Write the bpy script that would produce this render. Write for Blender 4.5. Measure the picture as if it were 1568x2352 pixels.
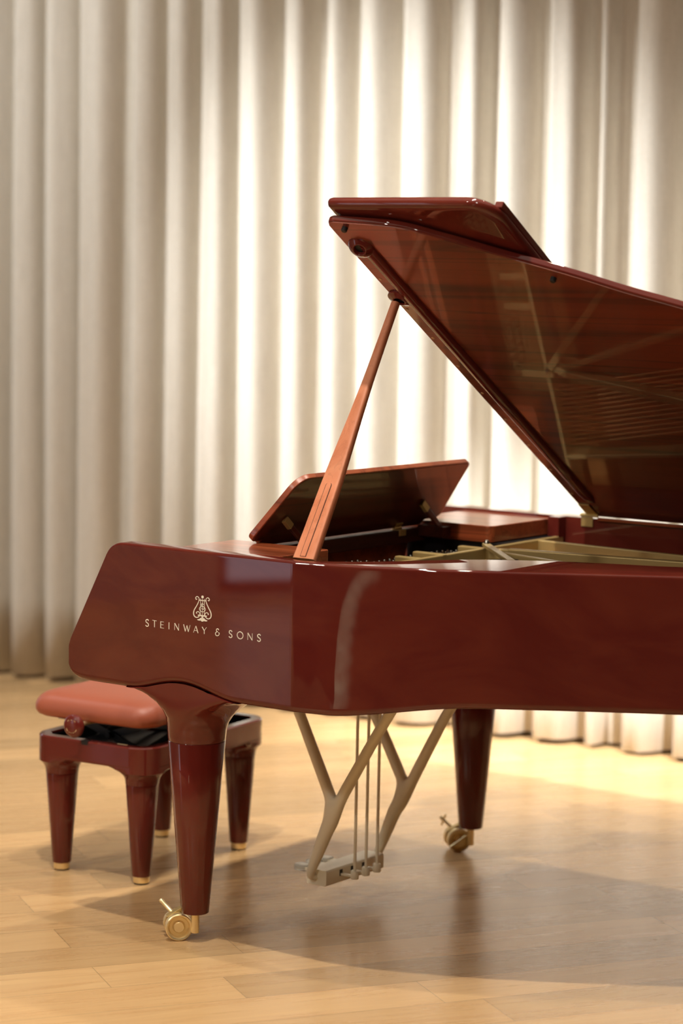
import bpy, bmesh, math, random
from mathutils import Vector, Matrix

random.seed(7)
for o in list(bpy.data.objects):
    bpy.data.objects.remove(o)
SC = bpy.context.scene
COL = SC.collection
PI = math.pi
rad = math.radians

# ------------------------------------------------------------------ camera
PITCH, ROLL = rad(5.84), rad(0.96)
cp, sp = math.cos(PITCH), math.sin(PITCH)
r0, fw, u0 = Vector((1, 0, 0)), Vector((0, cp, -sp)), Vector((0, sp, cp))
cr, sr = math.cos(ROLL), math.sin(ROLL)
right = r0 * cr + u0 * sr
up = -r0 * sr + u0 * cr
cam_d = bpy.data.cameras.new('camera')
cam = bpy.data.objects.new('camera', cam_d)
COL.objects.link(cam)
cam.matrix_world = Matrix(((right.x, up.x, -fw.x, 0), (right.y, up.y, -fw.y, 0), (right.z, up.z, -fw.z, 1.73), (0, 0, 0, 1)))
cam_d.sensor_fit = 'VERTICAL'
cam_d.sensor_height = 36
cam_d.sensor_width = 24
cam_d.lens = 85
cam_d.clip_start = 0.05
cam_d.dof.use_dof = True
cam_d.dof.focus_distance = 6.05
cam_d.dof.aperture_fstop = 1.8
cam_d.dof.aperture_blades = 9
SC.camera = cam

# ------------------------------------------------------------------ view, world
SC.view_settings.view_transform = 'Standard'
SC.view_settings.look = 'None'
SC.view_settings.gamma = 1
SC.view_settings.use_curve_mapping = False
SC.view_settings.exposure = 0.2
W_ = bpy.data.worlds.new('sky')
SC.world = W_
W_.use_nodes = True
bg = W_.node_tree.nodes['Background']
bg.inputs[0].default_value = (0.86, 0.88, 1.0, 1)
bg.inputs[1].default_value = 1.5

# frames of reference: piano axes (T = keyboard to tail, K = treble to bass)
PSI = rad(36.5)
PO = Vector((-0.420, 5.971, 0))
T = Vector((math.cos(PSI), -math.sin(PSI), 0))
K = Vector((math.sin(PSI), math.cos(PSI), 0))


def PW(u, v, z):
    return PO + T * u + K * v + Vector((0, 0, z))


# curtain line
CD = Vector((0.865, -0.502, 0)).normalized()
CN = Vector((-0.502, -0.865, 0)).normalized()
CP = Vector((0, 9.18, 0))


def CW(s, off, z):
    return CP + CD * s + CN * off + Vector((0, 0, z))


# ------------------------------------------------------------------ lights
def spot(name, loc, target, watt, size, blend, color, radius):
    d = bpy.data.lights.new(name, 'SPOT')
    d.energy = watt
    d.spot_size = rad(size)
    d.spot_blend = blend
    d.color = color
    d.shadow_soft_size = radius
    o = bpy.data.objects.new(name, d)
    COL.objects.link(o)
    o.location = loc
    o.rotation_euler = (Vector(target) - Vector(loc)).to_track_quat('-Z', 'Y').to_euler()
    return o


def area(name, loc, target, watt, sx, sy, color, portal=False):
    d = bpy.data.lights.new(name, 'AREA')
    d.shape = 'RECTANGLE'
    d.size, d.size_y = sx, sy
    d.energy = watt
    d.color = color
    if portal:
        d.cycles.is_portal = True
    o = bpy.data.objects.new(name, d)
    COL.objects.link(o)
    o.location = loc
    o.rotation_euler = (Vector(target) - Vector(loc)).to_track_quat('-Z', 'Y').to_euler()
    return o


WARM = (1.0, 0.92, 0.80)
CURT = (0.94, 0.975, 1.0)
spot('stage_spot', PW(0.45, -1.0, 4.75), PW(0.1, 0.5, 0.2), 340, 60, 0.7, WARM, 0.045)
spot('stage_spot', PW(0.55, -0.05, 4.75), PW(0.3, 0.3, 0), 150, 66, 0.8, WARM, 0.06)
spot('stage_spot', PW(0.55, 2.05, 4.75), PW(0.35, 1.35, 0), 190, 78, 0.9, WARM, 0.06)
spot('stage_spot', PW(-1.6, -6.2, 4.65), PW(0.2, 0.5, 0.4), 330, 34, 0.9, WARM, 0.15)  # added front fill, reaches the shade under the piano
spot('stage_spot', PW(2.4, -6.2, 4.65), PW(0.3, 0.5, 0.4), 270, 34, 0.9, WARM, 0.15)  # second added front fill, for the lyre and floor below the case
spot('curtain_spot', PW(4.6, -1.6, 4.5), CW(1.0, 0.0, 0.22), 5500, 15, 1.0, CURT, 0.06)
spot('curtain_spot', CW(-1.75, 4.0, 4.7), CW(0.58, 0, 1.15), 2700, 32, 1.0, CURT, 0.08)
spot('curtain_spot', CW(-2.3, 3.4, 4.7), CW(-0.5, 0, 1.0), 690, 72, 1.0, CURT, 0.08)
spot('reflection_spot', (-4.9, 4.6, 4.75), (-5.0, 4.6, 0), 700, 70, 0.9, WARM, 0.06)  # unseen lamp added to brighten the floor mirrored in the cheek
for _x, _y, _tx, _ty in ((-2.6, 2.65, -2.52, 2.72), (-2.85, 2.3, -2.75, 2.34), (-3.15, 1.85, -3.03, 1.88), (-3.45, 1.4, -3.32, 1.42), (-3.7, 0.9, -3.58, 0.9), (-3.95, 0.4, -3.83, 0.4), (-4.15, -0.1, -4.0, -0.1), (-4.2, -0.6, -4.07, -0.6), (-4.0, -1.1, -3.9, -1.05)):
    spot('reflection_spot', (_x, _y, 4.75), (_tx, _ty, 0), 3200, 10.5, 0.9, (0.50, 0.74, 1.0), 0.04)  # unseen cool pools added for the bright sliver mirrored in the bentside
area('overhead_fill', (-0.5, 4.5, 4.78), (-0.5, 4.5, 0), 60, 6.0, 5.0, (1.0, 0.90, 0.76))  # unseen area lamp added as soft fill
WX = -6.6
area('window_portal', (WX + 0.02, 3.65, 1.2), (0, 3.65, 1.2), 1, 1.3, 2.35, (1, 1, 1), portal=True)


# ------------------------------------------------------------------ colours and materials
def lin(r, g, b):
    f = lambda c: (c / 255) / 12.92 if c <= 10 else (((c / 255) + 0.055) / 1.055) ** 2.4
    return (f(r), f(g), f(b), 1)


def new_mat(name):
    m = bpy.data.materials.new(name)
    m.use_nodes = True
    nt = m.node_tree
    return m, nt, nt.nodes['Principled BSDF']


def simple(name, col, rough, metal=0.0, coat=0.0, bump=0.0, bscale=200, var=0.0, vscale=6.0, ior=1.5):
    """procedural material: flat colour broken by faint noise, optional fine bump"""
    m, nt, b = new_mat(name)
    N, L = nt.nodes, nt.links
    b.inputs['Roughness'].default_value = rough
    b.inputs['Metallic'].default_value = metal
    b.inputs['Coat Weight'].default_value = coat
    b.inputs['Coat Roughness'].default_value = 0.015
    b.inputs['IOR'].default_value = ior
    tc = N.new('ShaderNodeTexCoord')
    n = N.new('ShaderNodeTexNoise')
    n.inputs['Scale'].default_value = vscale
    n.inputs['Detail'].default_value = 4
    L.new(tc.outputs['Object'], n.inputs['Vector'])
    mx = N.new('ShaderNodeMix')
    mx.data_type = 'RGBA'
    k0, k1 = 1 - var, 1 + var
    mx.inputs[6].default_value = (col[0] * k0, col[1] * k0, col[2] * k0, 1)
    mx.inputs[7].default_value = (min(1, col[0] * k1), min(1, col[1] * k1), min(1, col[2] * k1), 1)
    L.new(n.outputs['Fac'], mx.inputs[0])
    L.new(mx.outputs[2], b.inputs['Base Color'])
    if bump:
        n2 = N.new('ShaderNodeTexNoise')
        n2.inputs['Scale'].default_value = bscale
        n2.inputs['Detail'].default_value = 3
        L.new(tc.outputs['Object'], n2.inputs['Vector'])
        bp = N.new('ShaderNodeBump')
        bp.inputs['Strength'].default_value = bump
        bp.inputs['Distance'].default_value = 0.002
        L.new(n2.outputs['Fac'], bp.inputs['Height'])
        L.new(bp.outputs['Normal'], b.inputs['Normal'])
    return m


def wood(name, c_dark, c_mid, c_light, scale, rough, coat, axis='X', line=0.5):
    """veneer: grain stretched along one object axis with dark figure lines"""
    m, nt, b = new_mat(name)
    N, L = nt.nodes, nt.links
    b.inputs['Roughness'].default_value = rough
    b.inputs['Coat Weight'].default_value = coat
    b.inputs['Coat Roughness'].default_value = 0.02
    tc = N.new('ShaderNodeTexCoord')
    mp = N.new('ShaderNodeMapping')
    s = [scale, scale, scale]
    s['XYZ'.index(axis)] = scale * 0.055
    mp.inputs['Scale'].default_value = s
    L.new(tc.outputs['Object'], mp.inputs['Vector'])
    n = N.new('ShaderNodeTexNoise')
    n.inputs['Scale'].default_value = 1.0
    n.inputs['Detail'].default_value = 6
    n.inputs['Roughness'].default_value = 0.62
    n.inputs['Distortion'].default_value = 0.6
    L.new(mp.outputs[0], n.inputs['Vector'])
    cr_ = N.new('ShaderNodeValToRGB')
    e = cr_.color_ramp.elements
    e[0].position, e[0].color = 0.30, c_dark
    e[1].position, e[1].color = 0.70, c_light
    mid = cr_.color_ramp.elements.new(0.48)
    mid.color = c_mid
    L.new(n.outputs['Fac'], cr_.inputs['Fac'])
    # sharp dark lines
    mp2 = N.new('ShaderNodeMapping')
    s2 = [scale * 1.3] * 3
    s2['XYZ'.index(axis)] = scale * 0.02
    mp2.inputs['Scale'].default_value = s2
    L.new(tc.outputs['Object'], mp2.inputs['Vector'])
    n2 = N.new('ShaderNodeTexNoise')
    n2.inputs['Scale'].default_value = 1.0
    n2.inputs['Detail'].default_value = 3
    n2.inputs['Distortion'].default_value = 0.8
    L.new(mp2.outputs[0], n2.inputs['Vector'])
    sb = N.new('ShaderNodeMath')
    sb.operation = 'SUBTRACT'
    sb.inputs[1].default_value = 0.5
    L.new(n2.outputs['Fac'], sb.inputs[0])
    ab = N.new('ShaderNodeMath')
    ab.operation = 'ABSOLUTE'
    L.new(sb.outputs[0], ab.inputs[0])
    mr = N.new('ShaderNodeMapRange')
    mr.inputs['From Min'].default_value = 0.0
    mr.inputs['From Max'].default_value = 0.022
    mr.inputs['To Min'].default_value = line
    mr.inputs['To Max'].default_value = 0.0
    L.new(ab.outputs[0], mr.inputs['Value'])
    mx = N.new('ShaderNodeMix')
    mx.data_type = 'RGBA'
    mx.inputs[7].default_value = (c_dark[0] * 0.4, c_dark[1] * 0.4, c_dark[2] * 0.4, 1)
    L.new(mr.outputs[0], mx.inputs[0])
    L.new(cr_.outputs[0], mx.inputs[6])
    L.new(mx.outputs[2], b.inputs['Base Color'])
    return m


M_LAC = simple('oxblood_lacquer', (0.140, 0.0185, 0.0130), 0.35, 0, 1.0, var=0.22, vscale=2.2)
M_LEG = simple('oxblood_lacquer_leg', (0.138, 0.0180, 0.0130), 0.35, 0, 1.0, var=0.15, vscale=4)
M_WOOD = wood('lid_veneer', lin(92, 32, 16), lin(122, 46, 24), lin(138, 56, 29), 9, 0.3, 1.0, 'X', 0.6)
M_DESK = wood('desk_veneer', lin(58, 22, 12), lin(84, 31, 17), lin(104, 41, 23), 9, 0.3, 1.0, 'Y', 0.5)
M_CAP = wood('cap_veneer', lin(104, 44, 22), lin(150, 72, 40), lin(168, 88, 52), 12, 0.3, 0.6, 'X', 0.5)
M_PROP = wood('prop_veneer', lin(196, 116, 78), lin(212, 132, 94), lin(222, 146, 108), 22, 0.45, 0.12, 'Z', 0.16)
M_GOLD = simple('plate_gold_paint', lin(186, 160, 104), 0.36, 0.35, 0.1, bump=0.15, bscale=350, var=0.08)
M_LYRE = simple('champagne_satin', lin(250, 240, 212), 0.45, 0.05, 0, bump=0.08, bscale=500, var=0.04)
M_BRASS = simple('brushed_brass', lin(246, 226, 176), 0.32, 0.72, 0, var=0.05, vscale=40)
M_BRASSD = simple('aged_brass', lin(206, 180, 118), 0.38, 0.65, 0, var=0.10, vscale=40)
M_PINB = simple('pin_block_gold', lin(126, 102, 60), 0.4, 0.3, 0.0, bump=0.15, bscale=350, var=0.08)  # plate gold made darker, lid shade put into the colour
M_STEEL = simple('steel_wire', lin(190, 186, 176), 0.25, 1.0, 0, var=0.05)
M_COPPER = simple('copper_wound_wire', lin(206, 150, 100), 0.32, 1.0, 0, var=0.05)
M_BLACK = simple('black_paint', (0.006, 0.006, 0.007, 1), 0.4, 0, 0, var=0.1)
M_RUBBER = simple('black_rubber', (0.012, 0.012, 0.012, 1), 0.55, 0, 0, var=0.1)
# faint swirling figure of the veneer seen through the tinted lacquer
_nt = M_LAC.node_tree
_fig = _nt.nodes.new('ShaderNodeTexNoise')
_fig.inputs['Scale'].default_value = 1.9
_fig.inputs['Detail'].default_value = 5
_fig.inputs['Roughness'].default_value = 0.55
_fig.inputs['Distortion'].default_value = 2.6
_mp = _nt.nodes.new('ShaderNodeMapping')
_mp.inputs['Scale'].default_value = (0.9, 0.9, 2.6)
_tc = _nt.nodes.new('ShaderNodeTexCoord')
_nt.links.new(_tc.outputs['Object'], _mp.inputs['Vector'])
_nt.links.new(_mp.outputs[0], _fig.inputs['Vector'])
_rm = _nt.nodes.new('ShaderNodeValToRGB')
_rm.color_ramp.elements[0].position, _rm.color_ramp.elements[0].color = 0.38, (0.112, 0.0150, 0.0110, 1)
_rm.color_ramp.elements[1].position, _rm.color_ramp.elements[1].color = 0.74, (0.150, 0.0265, 0.0150, 1)
_nt.links.new(_fig.outputs['Fac'], _rm.inputs['Fac'])
_nt.links.new(_rm.outputs[0], _nt.nodes['Principled BSDF'].inputs['Base Color'])
for _m in (M_LAC, M_LEG):
    _m.node_tree.nodes['Principled BSDF'].inputs['Specular IOR Level'].default_value = 0.0
    _m.node_tree.nodes['Principled BSDF'].inputs['Coat Roughness'].default_value = 0.03
M_LETTER = simple('gold_leaf', lin(255, 247, 228), 0.5, 0.0, 0, var=0.02)
M_SPRUCE = wood('spruce_board', lin(120, 76, 36), lin(150, 100, 52), lin(166, 116, 64), 30, 0.35, 0.4, 'X', 0.2)
M_FELT = simple('dark_felt', (0.03, 0.012, 0.010, 1), 0.9, 0, 0, var=0.1)
M_LEATHER = simple('cognac_leather', lin(168, 90, 66), 0.42, 0, 0.0, bump=0.25, bscale=420, var=0.05)
M_PLUG = simple('pale_plug', lin(196, 150, 104), 0.4, 0, 0.5, var=0.03)
M_WALL = simple('pale_plaster', lin(214, 208, 200), 0.85, 0, 0, bump=0.1, bscale=120, var=0.03)
M_DWALL = simple('dark_panel', lin(60, 40, 30), 0.5, 0, 0, var=0.15, vscale=2)
M_CEIL = simple('ceiling_white', lin(205, 200, 192), 0.9, 0, 0, var=0.02)
mG, ntG, bG = new_mat('clear_plastic')
bG.inputs['Base Color'].default_value = (0.9, 0.92, 0.92, 1)
bG.inputs['Transmission Weight'].default_value = 0.85
bG.inputs['Roughness'].default_value = 0.12
_n = ntG.nodes.new('ShaderNodeTexNoise')
_n.inputs['Scale'].default_value = 120
_b = ntG.nodes.new('ShaderNodeBump')
_b.inputs['Strength'].default_value = 0.2
_b.inputs['Distance'].default_value = 0.003
ntG.links.new(_n.outputs['Fac'], _b.inputs['Height'])
ntG.links.new(_b.outputs['Normal'], bG.inputs['Normal'])
M_CLEAR = mG


def math_node(nt, op, a=None, b=None):
    n = nt.nodes.new('ShaderNodeMath')
    n.operation = op
    for i, x in enumerate((a, b)):
        if x is None:
            continue
        if isinstance(x, (int, float)):
            n.inputs[i].default_value = x
        else:
            nt.links.new(x, n.inputs[i])
    return n.outputs[0]


def floor_material():
    m, nt, b = new_mat('oak_planks')
    N, L = nt.nodes, nt.links
    tc = N.new('ShaderNodeTexCoord')
    mp = N.new('ShaderNodeMapping')
    mp.inputs['Rotation'].default_value = (0, 0, -rad(21.0))
    mp.inputs['Location'].default_value = (0.10, 0.062, 0)
    L.new(tc.outputs['Object'], mp.inputs['Vector'])
    sx = N.new('ShaderNodeSeparateXYZ')
    L.new(mp.outputs[0], sx.inputs[0])
    X, Y = sx.outputs[0], sx.outputs[1]
    PWID, PLEN = 0.178, 1.55
    yr = math_node(nt, 'DIVIDE', Y, PWID)
    row = math_node(nt, 'FLOOR', yr)
    wn = N.new('ShaderNodeTexWhiteNoise')
    wn.noise_dimensions = '1D'
    L.new(row, wn.inputs['W'])
    off = math_node(nt, 'MULTIPLY', wn.outputs['Value'], 7.3)
    xr = math_node(nt, 'ADD', math_node(nt, 'DIVIDE', X, PLEN), off)
    colm = math_node(nt, 'FLOOR', xr)
    cv = N.new('ShaderNodeCombineXYZ')
    L.new(row, cv.inputs[0])
    L.new(colm, cv.inputs[1])
    pid = N.new('ShaderNodeTexWhiteNoise')
    pid.noise_dimensions = '2D'
    L.new(cv.outputs[0], pid.inputs['Vector'])
    # grain, shifted per plank
    gv = N.new('ShaderNodeCombineXYZ')
    L.new(math_node(nt, 'MULTIPLY', X, 1.6), gv.inputs[0])
    L.new(math_node(nt, 'MULTIPLY', Y, 26), gv.inputs[1])
    L.new(math_node(nt, 'MULTIPLY', pid.outputs['Value'], 40), gv.inputs[2])
    g = N.new('ShaderNodeTexNoise')
    g.inputs['Scale'].default_value = 1.0
    g.inputs['Detail'].default_value = 7
    g.inputs['Roughness'].default_value = 0.6
    g.inputs['Distortion'].default_value = 0.9
    L.new(gv.outputs[0], g.inputs['Vector'])
    fine = N.new('ShaderNodeTexNoise')
    fv = N.new('ShaderNodeCombineXYZ')
    L.new(math_node(nt, 'MULTIPLY', X, 7), fv.inputs[0])
    L.new(math_node(nt, 'MULTIPLY', Y, 300), fv.inputs[1])
    L.new(math_node(nt, 'MULTIPLY', pid.outputs['Value'], 90), fv.inputs[2])
    fine.inputs['Scale'].default_value = 1.0
    fine.inputs['Detail'].default_value = 2
    L.new(fv.outputs[0], fine.inputs['Vector'])
    cr_ = N.new('ShaderNodeValToRGB')
    e = cr_.color_ramp.elements
    e[0].position, e[0].color = 0.25, lin(203, 160, 110)
    e[1].position, e[1].color = 0.72, lin(221, 183, 131)
    L.new(g.outputs['Fac'], cr_.inputs['Fac'])
    # plank tint
    mr = N.new('ShaderNodeMapRange')
    mr.inputs['To Min'].default_value = 0.80
    mr.inputs['To Max'].default_value = 1.10
    L.new(pid.outputs['Value'], mr.inputs['Value'])
    hs = N.new('ShaderNodeHueSaturation')
    L.new(cr_.outputs[0], hs.inputs['Color'])
    L.new(mr.outputs[0], hs.inputs['Value'])
    fm = N.new('ShaderNodeMapRange')
    fm.inputs['From Min'].default_value = 0.3
    fm.inputs['From Max'].default_value = 0.55
    fm.inputs['To Min'].default_value = 0.93
    fm.inputs['To Max'].default_value = 1.0
    L.new(fine.outputs['Fac'], fm.inputs['Value'])
    mul = N.new('ShaderNodeMix')
    mul.data_type = 'RGBA'
    mul.blend_type = 'MULTIPLY'
    mul.inputs[0].default_value = 1
    L.new(hs.outputs[0], mul.inputs[6])
    L.new(fm.outputs[0], mul.inputs[7])
    # seams
    fy = math_node(nt, 'FRACT', yr)
    ey = math_node(nt, 'MULTIPLY', math_node(nt, 'MINIMUM', fy, math_node(nt, 'SUBTRACT', 1.0, fy)), PWID)
    fx = math_node(nt, 'FRACT', xr)
    ex = math_node(nt, 'MULTIPLY', math_node(nt, 'MINIMUM', fx, math_node(nt, 'SUBTRACT', 1.0, fx)), PLEN)
    ed = math_node(nt, 'MINIMUM', ex, ey)
    sm = N.new('ShaderNodeMapRange')
    sm.inputs['From Min'].default_value = 0.0003
    sm.inputs['From Max'].default_value = 0.0014
    sm.inputs['To Min'].default_value = 0.50
    sm.inputs['To Max'].default_value = 1.0
    L.new(ed, sm.inputs['Value'])
    # knots
    kv = N.new('ShaderNodeTexVoronoi')
    kc = N.new('ShaderNodeCombineXYZ')
    L.new(math_node(nt, 'MULTIPLY', X, 1.3), kc.inputs[0])
    L.new(math_node(nt, 'MULTIPLY', Y, 3.2), kc.inputs[1])
    kv.inputs['Scale'].default_value = 1.0
    L.new(kc.outputs[0], kv.inputs['Vector'])
    km = N.new('ShaderNodeMapRange')
    km.inputs['From Min'].default_value = 0.008
    km.inputs['From Max'].default_value = 0.035
    km.inputs['To Min'].default_value = 0.35
    km.inputs['To Max'].default_value = 1.0
    L.new(kv.outputs['Distance'], km.inputs['Value'])
    mul2 = N.new('ShaderNodeMix')
    mul2.data_type = 'RGBA'
    mul2.blend_type = 'MULTIPLY'
    mul2.inputs[0].default_value = 1
    L.new(mul.outputs[2], mul2.inputs[6])
    L.new(math_node(nt, 'MULTIPLY', sm.outputs[0], km.outputs[0]), mul2.inputs[7])
    L.new(mul2.outputs[2], b.inputs['Base Color'])
    rr = N.new('ShaderNodeMapRange')
    b.inputs['Specular IOR Level'].default_value = 0.20
    rr.inputs['To Min'].default_value = 0.22
    rr.inputs['To Max'].default_value = 0.34
    L.new(g.outputs['Fac'], rr.inputs['Value'])
    L.new(rr.outputs[0], b.inputs['Roughness'])
    bp = N.new('ShaderNodeBump')
    bp.inputs['Strength'].default_value = 0.12
    bp.inputs['Distance'].default_value = 0.001
    L.new(fine.outputs['Fac'], bp.inputs['Height'])
    L.new(bp.outputs['Normal'], b.inputs['Normal'])
    return m


def curtain_material():
    m, nt, b = new_mat('cream_linen')
    N, L = nt.nodes, nt.links
    tc = N.new('ShaderNodeTexCoord')
    mp = N.new('ShaderNodeMapping')
    mp.inputs['Scale'].default_value = (90, 90, 420)
    L.new(tc.outputs['Object'], mp.inputs['Vector'])
    n = N.new('ShaderNodeTexNoise')
    n.inputs['Scale'].default_value = 1.0
    n.inputs['Detail'].default_value = 3
    L.new(mp.outputs[0], n.inputs['Vector'])
    mp2 = N.new('ShaderNodeMapping')
    mp2.inputs['Scale'].default_value = (300, 300, 8)
    L.new(tc.outputs['Object'], mp2.inputs['Vector'])
    n2 = N.new('ShaderNodeTexNoise')
    n2.inputs['Scale'].default_value = 1.0
    n2.inputs['Detail'].default_value = 3
    L.new(mp2.outputs[0], n2.inputs['Vector'])
    av = math_node(nt, 'ADD', math_node(nt, 'MULTIPLY', n.outputs['Fac'], 0.5), math_node(nt, 'MULTIPLY', n2.outputs['Fac'], 0.5))
    cr_ = N.new('ShaderNodeValToRGB')
    e = cr_.color_ramp.elements
    e[0].position, e[0].color = 0.34, lin(194, 185, 170)
    e[1].position, e[1].color = 0.64, lin(217, 209, 195)
    L.new(av, cr_.inputs['Fac'])
    L.new(cr_.outputs[0], b.inputs['Base Color'])
    b.inputs['Roughness'].default_value = 0.9
    b.inputs['Sheen Weight'].default_value = 0.15
    b.inputs['Specular IOR Level'].default_value = 0.1
    bp = N.new('ShaderNodeBump')
    bp.inputs['Strength'].default_value = 0.25
    bp.inputs['Distance'].default_value = 0.002
    L.new(av, bp.inputs['Height'])
    L.new(bp.outputs['Normal'], b.inputs['Normal'])
    return m


M_FLOOR = floor_material()
M_CURT = curtain_material()


# ------------------------------------------------------------------ mesh helpers
class MB:
    def __init__(self):
        self.v, self.f = [], []

    def add(self, vs, fs):
        n = len(self.v)
        self.v += [tuple(p) for p in vs]
        self.f += [[i + n for i in f] for f in fs]
        return self

    def box(self, x0, x1, y0, y1, z0, z1, M=None):
        p = [(x0, y0, z0), (x1, y0, z0), (x1, y1, z0), (x0, y1, z0), (x0, y0, z1), (x1, y0, z1), (x1, y1, z1), (x0, y1, z1)]
        if M is not None:
            p = [M @ Vector(q) for q in p]
        return self.add(p, [(0, 3, 2, 1), (4, 5, 6, 7), (0, 1, 5, 4), (1, 2, 6, 5), (2, 3, 7, 6), (3, 0, 4, 7)])

    def rings(self, rs, closed=True, cap0=True, cap1=True):
        n = len(rs[0])
        fs = []
        for i in range(len(rs) - 1):
            for j in range(n if closed else n - 1):
                k = (j + 1) % n
                fs.append((i * n + j, i * n + k, (i + 1) * n + k, (i + 1) * n + j))
        if cap0:
            fs.append(tuple(reversed(range(n))))
        if cap1:
            fs.append(tuple((len(rs) - 1) * n + j for j in range(n)))
        return self.add([p for r in rs for p in r], fs)

    def lathe(self, prof, n=48, M=None, cap=True, facet=0.0, nf=12):
        rs = []
        for r, z in prof:
            ring = []
            for j in range(n):
                a = 2 * PI * j / n
                q = r
                if facet:
                    w = PI / nf
                    b_ = (a % (2 * w)) - w
                    q = r * ((1 - facet) + facet * math.cos(w) / math.cos(b_))
                p = Vector((q * math.cos(a), q * math.sin(a), z))
                ring.append(M @ p if M is not None else p)
            rs.append(ring)
        return self.rings(rs, True, cap, cap)

    def tube(self, path, radii, n=14, cap=True):
        path = [Vector(p) for p in path]
        if not isinstance(radii, (list, tuple)):
            radii = [radii] * len(path)
        t = (path[1] - path[0]).normalized()
        a = t.orthogonal().normalized()
        rs = []
        for i, p in enumerate(path):
            if i == 0:
                t = path[1] - path[0]
            elif i == len(path) - 1:
                t = path[-1] - path[-2]
            else:
                t = path[i + 1] - path[i - 1]
            t.normalize()
            a = (a - t * a.dot(t)).normalized()
            b = t.cross(a)
            rs.append([p + (a * math.cos(2 * PI * j / n) + b * math.sin(2 * PI * j / n)) * radii[i] for j in range(n)])
        return self.rings(rs, True, cap, cap)

    def prism(self, pts, f0, f1):
        """pts: 2-D outline; f0/f1 map a 2-D point to the two 3-D faces"""
        n = len(pts)
        vs = [f0(*p) for p in pts] + [f1(*p) for p in pts]
        fs = [tuple(reversed(range(n))), tuple(range(n, 2 * n))]
        fs += [(i, (i + 1) % n, n + (i + 1) % n, n + i) for i in range(n)]
        return self.add(vs, fs)

    def build(self, name, mat, parent=None, smooth=35, bevel=0.0, seg=3, sub=0, mats=None):
        me = bpy.data.meshes.new(name)
        me.from_pydata(self.v, [], self.f)
        bm = bmesh.new()
        bm.from_mesh(me)
        bmesh.ops.remove_doubles(bm, verts=bm.verts, dist=1e-6)
        bmesh.ops.recalc_face_normals(bm, faces=bm.faces)
        bm.to_mesh(me)
        bm.free()
        me.materials.append(mat)
        for p in me.polygons:
            p.use_smooth = True
        me.set_sharp_from_angle(angle=rad(smooth))
        o = bpy.data.objects.new(name, me)
        COL.objects.link(o)
        if parent is not None:
            o.parent = parent
        if bevel:
            md = o.modifiers.new('bevel', 'BEVEL')
            md.width = bevel
            md.segments = seg
            md.limit_method = 'ANGLE'
            md.angle_limit = rad(40)
            md.harden_normals = True
        if sub:
            md = o.modifiers.new('sub', 'SUBSURF')
            md.levels = md.render_levels = sub
        return o


def catmull(pts, n=8, closed=False):
    pts = [Vector(p) for p in pts]
    P = [pts[-1]] + pts + pts[:2] if closed else [2 * pts[0] - pts[1]] + pts + [2 * pts[-1] - pts[-2]]
    out = []
    for i in range(1, len(P) - 2):
        for k in range(n):
            t = k / n
            a, b, c, d = P[i - 1], P[i], P[i + 1], P[i + 2]
            out.append(0.5 * ((2 * b) + (c - a) * t + (2 * a - 5 * b + 4 * c - d) * t * t + (3 * b - a - 3 * c + d) * t ** 3))
    if not closed:
        out.append(P[-2])
    return out


def lerp_table(tab, x):
    if x <= tab[0][0]:
        return tab[0][1]
    for (a, ya), (b, yb) in zip(tab, tab[1:]):
        if x <= b:
            t = (x - a) / (b - a)
            return ya + (yb - ya) * t
    return tab[-1][1]


def smooth01(t):
    t = max(0, min(1, t))
    return t * t * (3 - 2 * t)


def round_poly(pts, radii, n=7):
    """2-D polygon with each corner rounded by its radius"""
    out = []
    m = len(pts)
    for i in range(m):
        p, a, b = Vector(pts[i]), Vector(pts[i - 1]), Vector(pts[(i + 1) % m])
        r = radii[i] if isinstance(radii, (list, tuple)) else radii
        if r <= 0:
            out.append(tuple(p))
            continue
        d0, d1 = (a - p).normalized(), (b - p).normalized()
        ang = d0.angle(d1)
        tl = r / math.tan(ang / 2)
        c = p + (d0 + d1).normalized() * (r / math.sin(ang / 2))
        s, e = p + d0 * tl - c, p + d1 * tl - c
        a0 = math.atan2(s.y, s.x)
        da = (math.atan2(e.y, e.x) - a0 + PI) % (2 * PI) - PI
        for k in range(n + 1):
            t = a0 + da * k / n
            out.append((c.x + r * math.cos(t), c.y + r * math.sin(t)))
    return out


def empty(name, loc, rz, label, cat, group=None):
    o = bpy.data.objects.new(name, None)
    COL.objects.link(o)
    o.location = loc
    o.rotation_euler = (0, 0, rz)
    o.empty_display_size = 0.1
    o['label'] = label
    o['category'] = cat
    if group:
        o['group'] = group
    return o


def structure(o):
    o['kind'] = 'structure'
    return o


# ------------------------------------------------------------------ the room
STAGE = [(9, 12.5), (-6.8, 12.5), (-6.8, 2.85), (-2.75, 3.06), (-2.50, 2.99), (-2.52, 2.85), (-2.95, 2.38), (-3.42, 1.70), (-3.96, 0.68), (-4.22, -0.2), (-4.27, -0.85),
         (-4.10, -1.25), (-3.42, -1.62), (-2.47, -1.95), (0.04, -2.46), (9, -3.2)]
structure(MB().prism(STAGE, lambda a, b: (a, b, -0.12), lambda a, b: (a, b, 0.0)).build('floor', M_FLOOR))
structure(MB().box(-9, 9, -6.2, 12.5, -0.62, -0.5).build('floor', M_DWALL))
structure(MB().box(-9, 9, -6.2, 12.5, 4.9, 5.05).build('ceiling', M_CEIL))
bw = MB()
q = [CW(-6.5, -0.42, -0.05), CW(9.0, -0.42, -0.05), CW(9.0, -0.62, -0.05), CW(-6.5, -0.62, -0.05)]
bw.add(q + [p + Vector((0, 0, 5)) for p in q], [(3, 2, 1, 0), (4, 5, 6, 7), (0, 1, 5, 4), (1, 2, 6, 5), (2, 3, 7, 6), (3, 0, 4, 7)])
structure(bw.build('wall_back', M_WALL))
wl = MB()
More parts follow.
